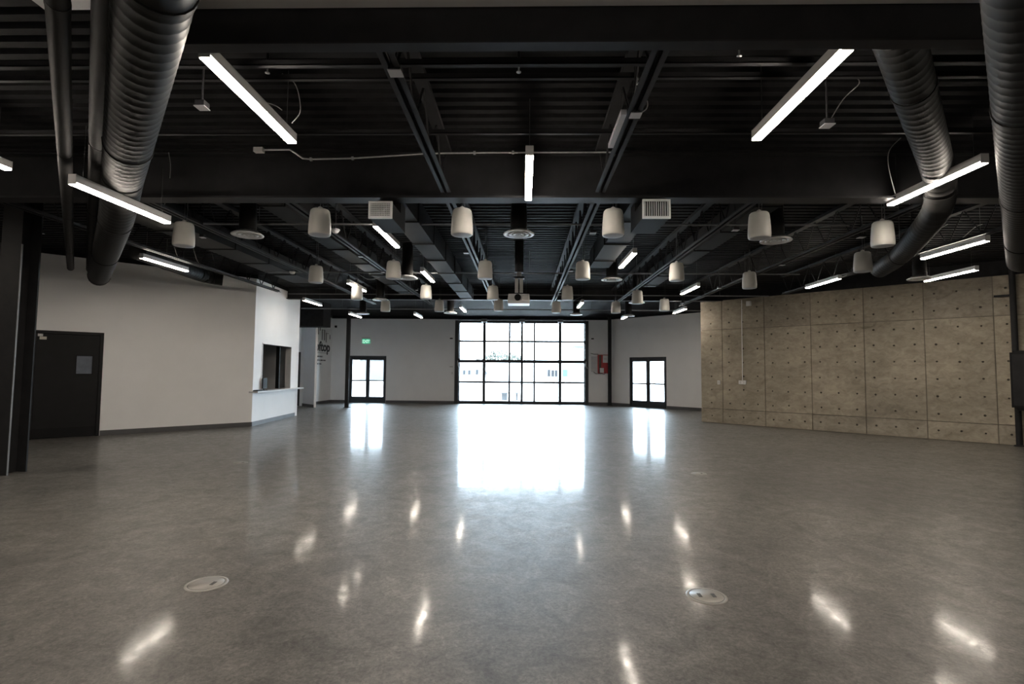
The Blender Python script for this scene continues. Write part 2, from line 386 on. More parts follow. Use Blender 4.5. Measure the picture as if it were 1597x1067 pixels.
b = MB(); b.wbox(WL, l0, l1, -.012, -.008, .02, .22); b.build('kick_plate', MT['screen'], lf)
# overhead glazed door
b = MB(); frame_rect(b, WB, GU0-.02, GU1+.02, 0, GZ+.02, .10, -.16, .03, False)
gd = struct(b.build('window_1', MT['alu']), 'wide black framed glazed overhead door in the back wall')
gx = [WB.on(x, 560)[0] for x in (715, 755, 794.5, 814, 833.5, 873.5, 912.8)]
gz = [.05, .98, 1.93, 2.84, GZ-.05]
for i, zz in enumerate(gz):
    b = MB(); hh = (.08, .042, .07, .042, .05)[i]; b.wbox(WB, gx[0], gx[-1], -.10, -.04, zz-hh*(.7 if i == 0 else 1), zz+hh); b.build('rail', MT['alu'], gd)
for i, u in enumerate(gx):
    b = MB(); hw = (.06, .065, .04, .052, .04, .065, .06)[i]; b.wbox(WB, u-hw, u+hw, -.105, -.035, .02, GZ-.02); b.build('stile', MT['alu'], gd)
for i in range(6):
    for j in range(4):
        b = MB(); b.wbox(WB, gx[i]+.02, gx[i+1]-.02, -.075, -.068, gz[j]+.02, gz[j+1]-.02); b.build('pane', MT['glass'], gd)
for u in (gx[0]-.02, gx[-1]+.02):
    b = MB(); b.wbox(WB, u-.05, u+.05, .03, .10, 0, GZ-.05); b.build('track', MT['galv'] if 0 else MT['alu'], gd)
    b = MB(); b.wbox(WB, u-.10, u+.10, .03, .10, 1.90, 2.02); b.build('roller_bracket', MT['alu'], gd)
    b = MB(); c = WB.p(u, .12, 1.75); b.tube([c+Vector((.0, 0, .2)), c, c+Vector((.06, 0, -.12))], .012, 6); b.build('latch_handle', MT['galv'], gd)
b = MB(); b.wbox(WB, gx[3]-.04, gx[3]+.04, -.035, .02, 1.62, 1.92); b.build('lock_case', MT['screen'], gd)
b = MB(); c0 = WB.p(gx[0], .22, 3.80); c1 = WB.p(gx[-1], .22, 3.80); b.tube([c0, c1], .025, 8); b.build('torsion_bar', MT['pipe'], gd)
for u in (gx[1], gx[3], gx[5]):
    b = MB(); b.wbox(WB, u-.12, u+.12, .03, .30, 3.70, 3.84); b.build('spring_bracket', MT['pipe'], gd)

# portals: help the renderer find the sky through the openings (they give no light of their own)
def portal(W, u0, u1, z0, z1):
    l = bpy.data.lights.new('sky_portal', 'AREA'); l.shape = 'RECTANGLE'; l.size = u1-u0; l.size_y = z1-z0; l.cycles.is_portal = True
    o = bpy.data.objects.new('sky_portal', l); col.objects.link(o)
    zz = -W.n; x = W.d; yv = zz.cross(x); mm = Matrix.Identity(4); c = W.p((u0+u1)/2, -.2, (z0+z1)/2)
    for i in range(3): mm[i][0], mm[i][1], mm[i][2], mm[i][3] = x[i], yv[i], zz[i], c[i]
    mm2 = mm.copy()
    for i in range(3): mm2[i][2] = W.n[i]*-1
    o.matrix_world = mm2
portal(WB, GU0, GU1, 0, GZ); portal(WB, DBu0, DBu1, 0, DBz); portal(WA, DAu0, DAu1, 0, DBz)

# ------------------------------------------------------------------ serving hatch
t = thing('serving_counter', WC.p(1.5, .1, .86), 'pale solid counter ledge of the serving hatch in the white wall', 'counter')
b = MB(); b.wbox(WC, -.06, WC.L+.32, -.20, .16, .865, .90); b.build('worktop', MT['counter'], t)
b = MB(); b.wbox(WC, HU0-.03, HU0, -.16, .012, .90, HZ1+.03); b.wbox(WC, HU1, HU1+.03, -.16, .012, .90, HZ1+.03); b.wbox(WC, HU0, HU1, -.16, .012, HZ1, HZ1+.03); b.build('hatch_lining', MT['white'], t)
t = thing('point_of_sale_monitor', WC.p(.62, .02, .90), 'small black till screen standing on the serving counter', 'monitor')
b = MB(); b.wbox(WC, .50, .70, -.02, .10, .90, .915); b.build('stand_base', MT['screen'], t)
b = MB(); b.wbox(WC, .58, .62, .02, .05, .915, 1.05); b.build('stand_neck', MT['screen'], t)
b = MB(); b.wbox(WC, .46, .74, .045, .07, .96, 1.24); s_ = b.build('display_case', MT['screen'], t)
b = MB(); b.wbox(WC, .475, .725, .07, .073, .975, 1.225); b.build('display', MT['screen'], s_)
t = thing('keyboard_tray', WC.p(.3, .02, .90), 'flat black tray lying at the near end of the counter', 'tray')
b = MB(); b.wbox(WC, .02, .46, -.02, .13, .90, .925); b.build('tray', MT['screen'], t)
b = MB(); b.wbox(WC, .05, .43, .0, .11, .925, .932); b.build('keys', MT['screen'], t)
t = thing('cardboard_carton', WC.p(1.15, -.40, .86), 'brown carton inside the serving hatch, beside the till screen', 'box')
b = MB(); b.wbox(WC, .80, 1.45, -.65, -.32, .86, 1.16); b.build('carton', MT['brown'], t)
b = MB(); b.wbox(WC, .79, 1.46, -.66, -.31, 1.16, 1.20); b.build('flap', MT['brown'], t)
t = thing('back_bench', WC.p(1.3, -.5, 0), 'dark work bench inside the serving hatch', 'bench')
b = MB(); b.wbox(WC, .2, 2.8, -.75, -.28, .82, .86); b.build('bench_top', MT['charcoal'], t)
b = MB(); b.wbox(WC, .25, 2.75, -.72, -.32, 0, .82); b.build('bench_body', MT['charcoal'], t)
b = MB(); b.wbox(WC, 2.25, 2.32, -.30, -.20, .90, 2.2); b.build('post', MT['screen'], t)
# recess: dark door leaf and bulkhead
b = MB(); u0 = WP.on(455, 600)[0]; u1 = WP.on(469.5, 600)[0]; b.wbox(WP, u0, u1, 0, .03, 0, 2.2)
struct(b.build('door_4', MT['door']), 'black door in the recess behind the counter')
b = MB(); q = az(503.7, 508.5, 3.08); e = az(515, 507, 3.08); b.box(-11.4, q.y, 3.08, q.x, q.y+.75, DECK)
struct(b.build('ceiling_bulkhead', MT['black']), 'black bulkhead over the recess')
b = MB(); b.wbox(WP, WP.L-.005, WP.L+.015, -.075, .012, 0, 3.08); struct(b.build('trim_7', MT['dif']), 'pale corner guard on the partition end')

# ------------------------------------------------------------------ steel frame
def i_beam(name, p, q, zb, zt, fw_, label, cat='beam'):
    p = Vector(p); q = Vector(q); t = thing(name, (p.x, p.y, zb), label, cat); d = (q-p).normalized(); n = Vector((-d.y, d.x, 0))
    def slab(wd, z0, z1):
        b = MB(); a = [p-n*wd/2, q-n*wd/2, q+n*wd/2, p+n*wd/2]; b.hexa([Vector((v.x, v.y, z0)) for v in a]+[Vector((v.x, v.y, z1)) for v in a]); return b
    slab(fw_, zb, zb+.022).build('bottom_flange', MT['joist'], t); slab(fw_, zt-.022, zt).build('top_flange', MT['steel'], t); slab(.02, zb+.022, zt-.022).build('web', MT['steel'], t)
    return t
i_beam('steel_beam', (-11.3, 5.88, 0), (11.2, 5.88, 0), 3.43, DECK, .20, 'deep black steel beam crossing the ceiling behind the nearest centre light')
i_beam('steel_beam', (-8.5, 15.7, 0), (8.0, 15.7, 0), 3.62, DECK, .20, 'black steel beam where the ceiling joists end, far back')
t = thing('fascia_beam', (0, 2.95, 3.38), 'black fascia beam across the very top of the view', 'beam')
b = MB(); b.box(-2.25, 2.94, 3.385, 11.1, 3.0, DECK); b.build('fascia', MT['steel'], t)
b = MB(); b.box(-2.25, 2.915, 3.375, 11.1, 3.0, 3.385); b.build('edge_angle', MT['joist'], t)
b = MB(); b.box(-2.86, .8, 3.60, 2.76, 2.93, 3.72); struct(b.build('ceiling_soffit', MT['white']), 'pale soffit at the top edge of the view')
def joist(x, y0, y1, label, group):
    zb, zt = 3.46, DECK-.01
    t = thing('bar_joist', (x, y0, zb), label, 'joist', group)
    for sx in (-1, 1):
        b = MB(); b.box(min(x+sx*.012, x+sx*.056), y0, zb, max(x+sx*.012, x+sx*.056), y1, zb+.006); b.box(min(x+sx*.012, x+sx*.018), y0, zb, max(x+sx*.012, x+sx*.018), y1, zb+.05)
        b.build('bottom_chord', MT['joist'], t)
    b = MB(); b.box(x-.055, y0, zt-.05, x+.055, y1, zt); b.build('top_chord', MT['steel'], t)
    b = MB(); n = max(2, round((y1-y0)/.6)); st = (y1-y0)/n
    b.tube([(x, y0+k*st/2, zb+.02 if k % 2 else zt-.03) for k in range(2*n+1)], .011, 5, smooth=False)
    b.build('web', MT['steel'], t)
for side, xs in (('left', (-.88, -2.80, -4.5, -6.3)), ('right', (.83, 2.65, 4.65, 6.5))):
    for k, x in enumerate(xs):
        o = ('first', 'second', 'third', 'outermost')[k]
        y1 = 15.6 if abs(x) < 5 else 13.2
        joist(x, 5.97, y1, 'black open-web roof joist behind the deep beam, %s %s of centre' % (o, side), 'roof joists behind the beam')
        if k == 0: joist(x, 3.02, 5.70, 'black open-web roof joist in front of the deep beam, %s of centre' % side, 'roof joists in front of the beam')
# bridging angles and sprinkler pipes across the joists
for nm, py, zz, x0, x1, r, lab in (('sprinkler_pipe', 350, 3.50, -4.6, 4.4, .014, 'thin grey pipe crossing under the joists just behind the deep beam'),
                                   ('sprinkler_pipe', 426, 3.50, -5.4, 5.6, .016, 'thin grey pipe crossing under the joists midway back'),
                                   ('sprinkler_pipe', 460, 3.50, -6.3, 6.4, .016, 'thin grey pipe crossing under the joists behind the projector'),
                                   ('sprinkler_pipe', 483, 3.56, -7.6, 6.5, .02, 'thin grey pipe crossing the ceiling nearest the overhead door')):
    y = az(800, py, zz).y; t = thing(nm, (x0, y, zz), lab, 'pipe', 'cross pipes'); b = MB(); b.tube([(x0, y, zz), (x1, y, zz)], r, 8); b.build('pipe', MT['pipe'], t)
    for k in range(5):
        xx = x0+(x1-x0)*(k+.5)/5; b = MB(); b.tube([(xx, y, zz), (xx, y, DECK)], .005, 5); b.build('hanger', MT['wire'], t)
for k, (y, z) in enumerate(((3.55, 3.62), (3.95, 3.75), (4.7, 3.66))):
    b = MB(); b.box(-7, y-.02, z, 7, y+.02, z+.006); b.box(-7, y-.02, z, 7, y-.014, z+.04)
    tag(b.build('bridging_angle', MT['steel'], None, (0, y, z)), 'black bridging angle over the front bay, %s from the camera' % ('first', 'second', 'third', 'fourth')[k], 'angle', 'bridging angles')
# columns
def column(px, py, wd, label, ztop=DECK):
    c = az(px, py, 0); t = thing('steel_column', (c.x, c.y, 0), label, 'column')
    b = MB(); b.box(c.x-wd/2, c.y-wd/2, .015, c.x+wd/2, c.y+wd/2, ztop); b.build('shaft', MT['steel'], t)
    b = MB(); b.box(c.x-wd*.8, c.y-wd*.8, 0, c.x+wd*.8, c.y+wd*.8, .015); b.build('base_plate', MT['steel'], t)
column(540.5, 636, .13, 'slim black steel column beside the left double door')
column(951, 632.5, .14, 'slim black steel column beside the red panel')
pb = az(6, 742, 0); pt = ay(30, 385, pb.y)
t = thing('wide_flange_column', (pb.x, pb.y, 0), 'heavy black steel column at the left edge of the view', 'column')
dx = (pt.x-pb.x)/(pt.z)
def lean(x0, x1, y0, y1, z0, z1, b):
    b.hexa([(x0+dx*z0, y0, z0), (x1+dx*z0, y0, z0), (x1+dx*z0, y1, z0), (x0+dx*z0, y1, z0), (x0+dx*z1, y0, z1), (x1+dx*z1, y0, z1), (x1+dx*z1, y1, z1), (x0+dx*z1, y1, z1)])
X = pb.x
b = MB(); lean(X-.26, X+.03, pb.y, pb.y+.022, 0, DECK, b); b.build('front_flange', MT['steel'], t)
b = MB(); lean(X-.26, X+.03, pb.y+.28, pb.y+.302, 0, DECK, b); b.build('rear_flange', MT['steel'], t)
b = MB(); lean(X-.125, X-.11, pb.y+.022, pb.y+.28, 0, DECK, b); b.build('web', MT['steel'], t)
b = MB(); lean(X+.03, X+.038, pb.y, pb.y+.02, 0, 3.2, b); b.build('edge_strip', MT['pipe'], t)
t = thing('standpipe', (0, 0, 0), 'thin black standpipe with bracket at the right end of the concrete wall', 'pipe')
u = WR.on(1586, 600)[0]; t.location = WR.p(u, .12, 0)
b = MB(); b.tube([WR.p(u, .12, 0), WR.p(u, .12, 3.9)], .055, 12); b.build('pipe', MT['steel'], t)
uz = WR.on(1578, 461); b = MB(); b.wbox(WR, u-.30, u, .06, .09, uz[1]-.02, uz[1]+.02); b.build('bracket', MT['steel'], t)
b = MB(); b.lathe([(.09, 0), (.09, .02), (.055, .03)], WR.p(u, .12, 0), 12); b.build('floor_flange', MT['steel'], t)
t = thing('wall_loudspeaker', (0, 0, 0), 'black cabinet hanging on the standpipe at the right edge', 'cabinet'); t.location = WR.p(u+.15, .3, .70)
z1 = WR.on(1577, 548)[1]; z0 = WR.on(1580, 640)[1]; ua = WR.on(1577, 600)[0]
b = MB(); pts = [WR.p(ua, .10, z0+.10), WR.p(ua, .10, z1), WR.p(ua+.55, .10, z1), WR.p(ua+.55, .10, z0+.10)]
b.wbox(WR, ua, ua+.55, .18, .50, z0+.08, z1-.04); b.build('cabinet_body', MT['screen'], t)
b = MB(); b.wbox(WR, ua+.03, ua+.52, .50, .512, z0+.12, z1-.08); b.build('front_cover', MT['steel'], t)
b = MB(); b.wbox(WR, ua+.05, ua+.50, .2, .45, z1-.04, z1); b.build('top_cap', MT['screen'], t)
b = MB(); b.wbox(WR, ua+.08, ua+.5, .2, .45, z0+.02, z0+.08); b.build('lower_cap', MT['screen'], t)

# ------------------------------------------------------------------ ducts
def spiral_duct(name, pts, r, label, rib=.11):
    pts = [Vector(p) for p in pts]; t = thing(name, pts[0], label, 'duct'); cen = []; rad = []
    for i in range(len(pts)-1):
        n = max(1, round((pts[i+1]-pts[i]).length/rib))
        for k in range(n):
            for f, e in ((0, 1.0), (.08, 1.009), (.18, 1.009), (.26, 1.0)):
                cen.append(pts[i].lerp(pts[i+1], (k+f)/n)); rad.append(r*e)
    cen.append(pts[-1]); rad.append(r)
    b = MB(); b.tube(cen, rad, 22); b.build('duct_body', MT['duct'], t)
    L = 0
    tot = sum((pts[i+1]-pts[i]).length for i in range(len(pts)-1)); want = .9
    for i in range(len(pts)-1):
        seg = (pts[i+1]-pts[i]).length; d = (pts[i+1]-pts[i]).normalized()
        while want < L+seg:
            c = pts[i]+d*(want-L); cl = MB(); cl.tube([c-d*.02, c+d*.02], r*1.05, 22); cl.build('joint_band', MT['duct'], t); hg = MB(); hg.tube([c+UP*r, Vector((c.x, c.y, DECK))], .006, 5); hg.build('hanger', MT['wire'], t); want += 2.4
        L += seg
    return t
def smooth_path(p, n=6):
    p = [Vector(q) for q in p]; out = []
    for i in range(len(p)-1):
        p0 = p[max(i-1, 0)]; p1 = p[i]; p2 = p[i+1]; p3 = p[min(i+2, len(p)-1)]
        for k in range(n):
            u = k/n; out.append(.5*((2*p1)+(p2-p0)*u+(2*p0-5*p1+4*p2-p3)*u*u+(3*p1-p0-3*p2+p3)*u**3))
    return out+[p[-1]]
ZD = 3.22
a = az(226, 75, 3.31); c = az(192, 275, 3.33); d = (c-a).normalized()
spiral_duct('spiral_duct', [a-d*1.6, a]+smooth_path([c, az(184, 328, 3.235), az(176, 360, 3.215), az(154, 432, 3.21)], 5), .170, 'big black spiral duct slanting out to the left wall')
a = az(166, 60, 3.42); c = az(142, 420, 3.34); d = (c-a).normalized()
spiral_duct('spiral_duct', [a-d*1.5, c], .075, 'slim black duct just behind the big left spiral duct', .3)
a = az(92, 50, 3.3); c = az(110, 418, 3.3); d = (c-a).normalized()
spiral_duct('spiral_duct', [a-d*1.2, c], .052, 'slim black pipe duct left of the big duct', .3)
a = az(1402, 60, 3.60); d = (az(1450, 220, 3.58)-a).normalized()
spiral_duct('spiral_duct', smooth_path([a-d*.15, az(1428, 150, 3.59), az(1457, 245, 3.57), az(1467, 290, 3.46), az(1462, 325, 3.29), az(1440, 358, 3.22), az(1404, 398, 3.22), az(1372, 420, 3.22)], 4), .138, 'black spiral duct bending behind the right hand light')
a = az(1600, 150, ZD); c = az(1592, 408, ZD); d = (c-a).normalized()
spiral_duct('spiral_duct', [a-d*3.2, c], .165, 'black spiral duct at the right edge above the standpipe')
a = az(214, 392, 3.52); c = az(318, 430, 3.52)
spiral_duct('spiral_duct', smooth_path([a, a.lerp(c, .5), c, c+Vector((.25, .3, -.02))], 4), .15, 'short black duct above the white wall, by a small light')

# ------------------------------------------------------------------ linear pendant lights
def lamp_proto():
    t = thing('pendant_light', (0, 0, 0), '', 'light', 'linear pendant lights'); Lh = .61
    b = MB(); b.box(-.035, -Lh, .018, .035, Lh, .088); b.build('housing', MT['house'], t)
    b = MB(); b.box(-.034, -Lh+.006, 0, .034, Lh-.006, .018); b.build('lens', MT['lens'], t)
    for s in (-1, 1):
        b = MB(); b.box(-.036, s*Lh-.004, .002, .036, s*Lh+.004, .090); b.build('end_cap', MT['house'], t)
        b = MB(); b.tube([(0, s*.5, .085), (0, s*.5, DECK-3.385)], .0025, 5); b.build('cable', MT['wire'], t)
    return t
lamps = [
 (320, 90.5, 455, 224, 'largest lit linear pendant on the left, above the top of the floor'),
 (1322, 81.6, 1179, 218, 'largest lit linear pendant on the right, upper right of the view'),
 (827, 244, 823, 312, 'lit linear pendant in the middle, hanging before the deep beam'),
 (114, 290, 261, 347.5, 'lit linear pendant crossing in front of the big left duct'),
 (1538.5, 255, 1386, 321, 'lit linear pendant crossing in front of the bending right duct'),
 (220, 402.7, 291.6, 424, 'lit linear pendant over the white wall with the black door'),
 (584.7, 354, 620.3, 386.3, 'lit linear pendant just below the square lattice grille'),
 (992, 395.6, 966.4, 418.4, 'lit linear pendant below and left of the louvred grille, right of centre'),
 (544.6, 442.7, 568, 454.7, 'lit linear pendant just above a speaker, left of the middle rows'),
 (658.3, 424.7, 675.3, 439.7, 'lit linear pendant left of the projector, between two speakers'),
 (1089.8, 447.2, 1062.8, 459.5, 'lit linear pendant near the left end of the concrete wall, upper of two'),
 (1541.8, 377.7, 1437, 404, 'lit linear pendant over the concrete wall, upper right one'),
 (1310, 435.2, 1258, 450.2, 'lit linear pendant over the left half of the concrete wall'),
 (1519, 423.2, 1447, 438.5, 'lit linear pendant touching a round diffuser above the concrete wall'),
 (475.6, 469, 498.9, 477.3, 'lit linear pendant just right of the serving hatch wall'),
 (546, 490.4, 561.5, 495.3, 'lit linear pendant just above the left column'),
 (718, 480.3, 726.3, 486.5, 'small lit linear pendant above the left jamb of the overhead door'),
 (647.4, 491, 657, 495.8, 'small lit linear pendant above the white back wall'),
 (909.7, 472.3, 900.7, 480.3, 'small lit linear pendant above the right half of the overhead door'),
 (983, 492, 968, 498.5, 'small lit linear pendant by a diffuser above the angled wall'),
 (1070, 482, 1050.3, 489.8, 'small lit linear pendant at the concrete wall end, lower of two'),
 (-30, 254, 10, 265, 'lit linear pendant cut off by the left edge of the view'),
]
lp = lamp_proto(); ZL = 3.385
for i, (x0, y0, x1, y1, lab) in enumerate(lamps):
    o = lp if i == 0 else copy_tree(lp)
    p, q = az(x0, y0, ZL), az(x1, y1, ZL); c = (p+q)/2
    o.location = (c.x, c.y, ZL); o['label'] = lab
    if 14.0 < c.y < 15.5:                               # two dimmed fittings
        for ch in o.children:
            if ch.name.startswith('lens'): ch.data = ch.data.copy(); ch.data.materials[0] = MT['lens_dim']
    if i == 3:                                          # hung lower, below the duct
        p, q = az(x0, y0, 3.07), az(x1, y1, 3.07); o.location = ((p.x+q.x)/2, (p.y+q.y)/2, 3.07)
    if i == 21:
        p = az(13, 266, ZL); o.location = (p.x, p.y-.61, ZL)
for k, (x, y) in enumerate(((-1.95, -.4), (1.95, -.4), (-5.0, .6), (5.0, .6), (-8.3, 3.2), (8.3, 3.6), (0, -2.8), (-9.2, 6.0), (9.0, 6.4))):  # added pendants out of view, to brighten near floor, left wall and concrete
    o = copy_tree(lp); o.location = (x, y, ZL)
    o['label'] = 'added lit linear pendant brightening the hall around the viewpoint, out of the picture, ' + ('left of it', 'right of it', 'far left beside it', 'far right beside it', 'by the left side wall', 'by the right side wall', 'by the rear wall', 'ahead along the left side', 'ahead along the right side')[k]
def cord(px, z, label, r=.004, M='cord'):
    pts = smooth_path([az(x, y, zz) for (x, y), zz in zip(px, z)], 5); t = MB(); t.tube(pts, r, 6); return tag(t.build('power_cord', MT[M], None, pts[0]), label, 'cord', 'loose power cords')
cord([(440, 115), (458, 128), (466, 148), (468, 175), (455, 192)], [3.8, 3.78, 3.72, 3.55, 3.47], 'thin grey cord looping beside the largest left light')
cord([(263, 238), (266, 262), (262, 300), (253, 330)], [3.85, 3.75, 3.6, 3.47], 'thin grey cord rising from the light on the left duct')
cord([(1405, 215), (1387, 235), (1386, 262), (1396, 302)], [3.85, 3.75, 3.62, 3.47], 'thin grey cord rising from the light on the right duct')
cord([(1330, 117), (1340, 130), (1315, 155), (1292, 192)], [3.8, 3.78, 3.75, 3.7], 'pale cord dropping to a plate right of the largest right light')
cord([(440, 172), (430, 165), (1, 1)][:2]+[(415, 160)], [3.7, 3.72, 3.75], 'short cord end above the largest left light')
cord([(1004, 148), (1010, 160), (1008, 170), (1000, 176)], [3.6, 3.56, 3.53, 3.5], 'short pale cord looping to a plate on the right front joist')
cord([(598, 69), (604, 88), (608, 102)], [3.5, 3.5, 3.49], 'short pale conduit whip on the left front joist', .01, 'galv')
cord([(655, 396), (660, 400), (660, 424)], [3.8, 3.7, 3.48], 'hooked pale cord above the light left of the projector')
cord([(1532, 350), (1520, 355), (1500, 372), (1490, 376)], [3.8, 3.78, 3.7, 3.6], 'thin cord sagging above the concrete wall lights')
cord([(873, 468), (885, 472), (900, 466), (909, 462)], [3.5, 3.46, 3.48, 3.52], 'pale cord sagging below the right joist near the back')
cord([(560, 428), (575, 436), (592, 433)], [3.6, 3.56, 3.58], 'thin cord sagging left of the middle speakers')
cord([(1440, 372), (1460, 360), (1478, 350)], [3.5, 3.55, 3.6], 'thin cord rising beside the bending right duct')

# ------------------------------------------------------------------ pendant speakers
def speaker_proto():
    t = thing('pendant_speaker', (0, 0, 0), '', 'speaker', 'white pendant speakers')
    b = MB(); b.lathe([(.120, .003), (.127, .012), (.1285, .05), (.126, .12), (.120, .20), (.114, .265), (.108, .290), (.096, .304), (.06, .311), (.001, .313)], n=28); b.build('body', MT['spk'], t)
    b = MB(); b.lathe([(.120, .003), (.118, .0), (.08, -.002), (.001, -.002)], n=28); b.build('grille', MT['grille'], t)
    b = MB(); b.lathe([(.025, .314), (.025, .335), (.010, .345), (.001, .345)], n=10); b.build('hanging_bracket', MT['spk'], t)
    b = MB(); b.tube([(0, 0, .34), (0, 0, DECK-3.07)], .004, 5); b.build('cable', MT['wire'], t)
    b = MB(); b.tube([(.03, 0, .31), (.035, 0, .45), (.015, .02, DECK-3.07)], .004, 5); b.build('signal_cord', MT['wire'], t)
    return t
ordn = ['leftmost', 'second from left', 'third from left', 'fourth from left', 'fifth from left', 'rightmost']
rows = [('front row behind the deep beam', [(286, 384), (498.3, 367), (720.3, 367), (956.3, 368), (1184.5, 372), (1377, 384)]),
        ('second row', [(492.5, 441), (613.4, 435), (756.5, 435), (908.8, 436), (1055.4, 438), (1169, 450)]),
        ('third row', [(556.5, 467.5), (664.3, 466.5), (768.5, 467.5), (884.8, 468), (994, 474)]),
        ('back row', [(601, 486), (685, 486), (777.5, 485), (867.5, 488), (960.5, 488.5), (1036.3, 485)])]
sp = speaker_proto(); first = True
for rn, pts in rows:
    for k, (x, y) in enumerate(pts):
        o = sp if first else copy_tree(sp); first = False
        c = az(x, y, 3.07); o.location = c
        o['label'] = 'white drum-shaped pendant speaker, %s, %s' % (rn, ordn[k] if k < len(pts)-1 else 'rightmost')
o = copy_tree(sp); o.location = az(1346, 424, 3.07); o['label'] = 'white drum-shaped pendant speaker alone above the middle of the concrete wall'

# ------------------------------------------------------------------ round diffusers
def diffuser_proto():
    t = thing('ceiling_diffuser', (0, 0, 0), '', 'diffuser', 'round white ceiling diffusers')
    b = MB(); b.lathe([(.20, .02), (.205, .012), (.20, .004), (.155, .012), (.135, .045), (.135, .06), (.20, .02)], n=30); b.build('outer_ring', MT['dif'], t)
    b = MB(); b.lathe([(.135, .012), (.132, .004), (.095, .010), (.080, .04), (.085, .045), (.135, .012)], n=26); b.build('middle_ring', MT['dif'], t)
    b = MB(); b.lathe([(.075, .010), (.070, .003), (.045, .006), (.035, .03), (.04, .032), (.075, .010)], n=20); b.build('inner_ring', MT['dif'], t)
    b = MB(); b.lathe([(.028, .02), (.025, .006), (.001, .002)], n=14); b.build('centre_cone', MT['dif'], t)
    b = MB(); b.lathe([(.11, .05), (.11, .30), (.105, .31), (.105, DECK-3.27)], n=20); b.build('neck', MT['duct'], t)
    return t
dif = [(386, 368, 'left of the front row of speakers'), (809, 367, 'in the middle of the ceiling above the projector'), (1210, 377, 'right of the front row of speakers'),
       (635, 435, 'beside the second speaker of the second row'), (954, 437.5, 'between the joists right of centre, middle distance'), (593, 468.5, 'left, just above a back row speaker'),
       (566, 490, 'far left, beside the light over the column'), (702.5, 489, 'above the left jamb of the overhead door'), (898.8, 491.5, 'above the right end of the overhead door'),
       (980, 493.5, 'above the angled wall, beside a small light'), (993, 473, 'under the right speaker of the third row'), (1434.5, 436, 'over the concrete wall, touching a light')]
dp = diffuser_proto()
for i, (x, y, lab) in enumerate(dif):
    o = dp if i == 0 else copy_tree(dp); o.location = az(x, y, 3.27); o['label'] = 'round white diffuser with rings, '+lab

# ------------------------------------------------------------------ grilles and rectangular ducts
def supply_duct(px, gw, gh, lattice, label, y1):
    c = az(px, 341.5, 3.14); t = thing('supply_grille', c, label, 'grille'); w2 = gw/2; x, y, z = c
    b = MB(); fwid = .020
    b.box(x-w2, y-.02, z, x+w2, y, z+fwid*1.3); b.box(x-w2, y-.02, z+gh-fwid, x+w2, y, z+gh); b.box(x-w2, y-.02, z+fwid, x-w2+fwid, y, z+gh-fwid); b.box(x+w2-fwid, y-.02, z+fwid, x+w2, y, z+gh-fwid)
    b.build('grille_frame', MT['dif'], t)
    n = 12 if lattice else 11
    for k in range(n):
        xx = x-w2+fwid+(gw-2*fwid)*(k+.5)/n; b = MB(); b.box(xx-.003, y-.012, z+fwid, xx+.003, y+.004, z+gh-fwid); b.build('louvre', MT['dif'], t)
    if lattice:
        for k in range(7):
            zz = z+fwid+(gh-2*fwid)*(k+.5)/7; b = MB(); b.box(x-w2+fwid, y-.006, zz-.003, x+w2-fwid, y+.008, zz+.003); b.build('cross_bar', MT['dif'], t)
    b = MB(); b.box(x-w2+.01, y+.05, z+.02, x+w2-.01, y+.06, z+gh-.02); b.build('damper', MT['slot'], t)
    b = MB(); b.box(x-w2+.005, y, z+.012, x-w2+.015, y+.62, z+gh-.01); b.box(x+w2-.015, y, z+.012, x+w2-.005, y+.62, z+gh-.01); b.box(x-w2+.015, y, z+.012, x+w2-.015, y+.62, z+.022); b.box(x-w2+.015, y, z+gh-.02, x+w2-.015, y+.40, z+gh-.01); b.box(x-w2+.005, y+.62, z+.012, x+w2-.005, y+.63, 3.46)
    b.build('boot', MT['duct'], t)
    b = MB(); b.box(x-w2+.005, y+.40, z+gh-.01, x+w2-.005, y+.62, 3.46); b.build('riser', MT['duct'], t)
    d = thing('rectangular_duct', (x, y+.4, 3.46), label.replace('grille', 'duct').split(' facing')[0]+' running back between joists', 'duct')
    b = MB(); b.box(x-w2-.03, y+.38, 3.46, x+w2+.03, y1, 3.78); b.build('duct_body', MT['duct'], d)
    yy = y+1.2
    while yy < y1:
        b = MB(); b.box(x-w2-.045, yy, 3.445, x+w2+.045, yy+.025, 3.795); b.build('flange', MT['duct'], d); yy += 1.22
supply_duct(593.5, .262, .192, True, 'square white lattice grille facing the room, left of centre', 14.5)
supply_duct(1023.5, .302, .212, False, 'square white louvred grille facing the room, right of centre', 9.9)
for x, y0, y1, wd, lab in ((3.1, 6.2, 13.0, .30, 'flat black duct running back beside the second right joist'), (-3.28, 6.2, 14.5, .32, 'flat black duct running back beside the second left joist'), (-5.4, 6.2, 12.8, .55, 'wide black duct running back on the far left')):
    d = thing('rectangular_duct', (x, y0, 3.60), lab, 'duct'); b = MB(); b.box(x-wd/2, y0, 3.60, x+wd/2, y1, 3.90); b.build('duct_body', MT['duct'], d)
    yy = y0+.4
    while yy < y1:
        b = MB(); b.box(x-wd/2-.015, yy, 3.585, x+wd/2+.015, yy+.025, 3.915); b.build('flange', MT['duct'], d); yy += 1.22

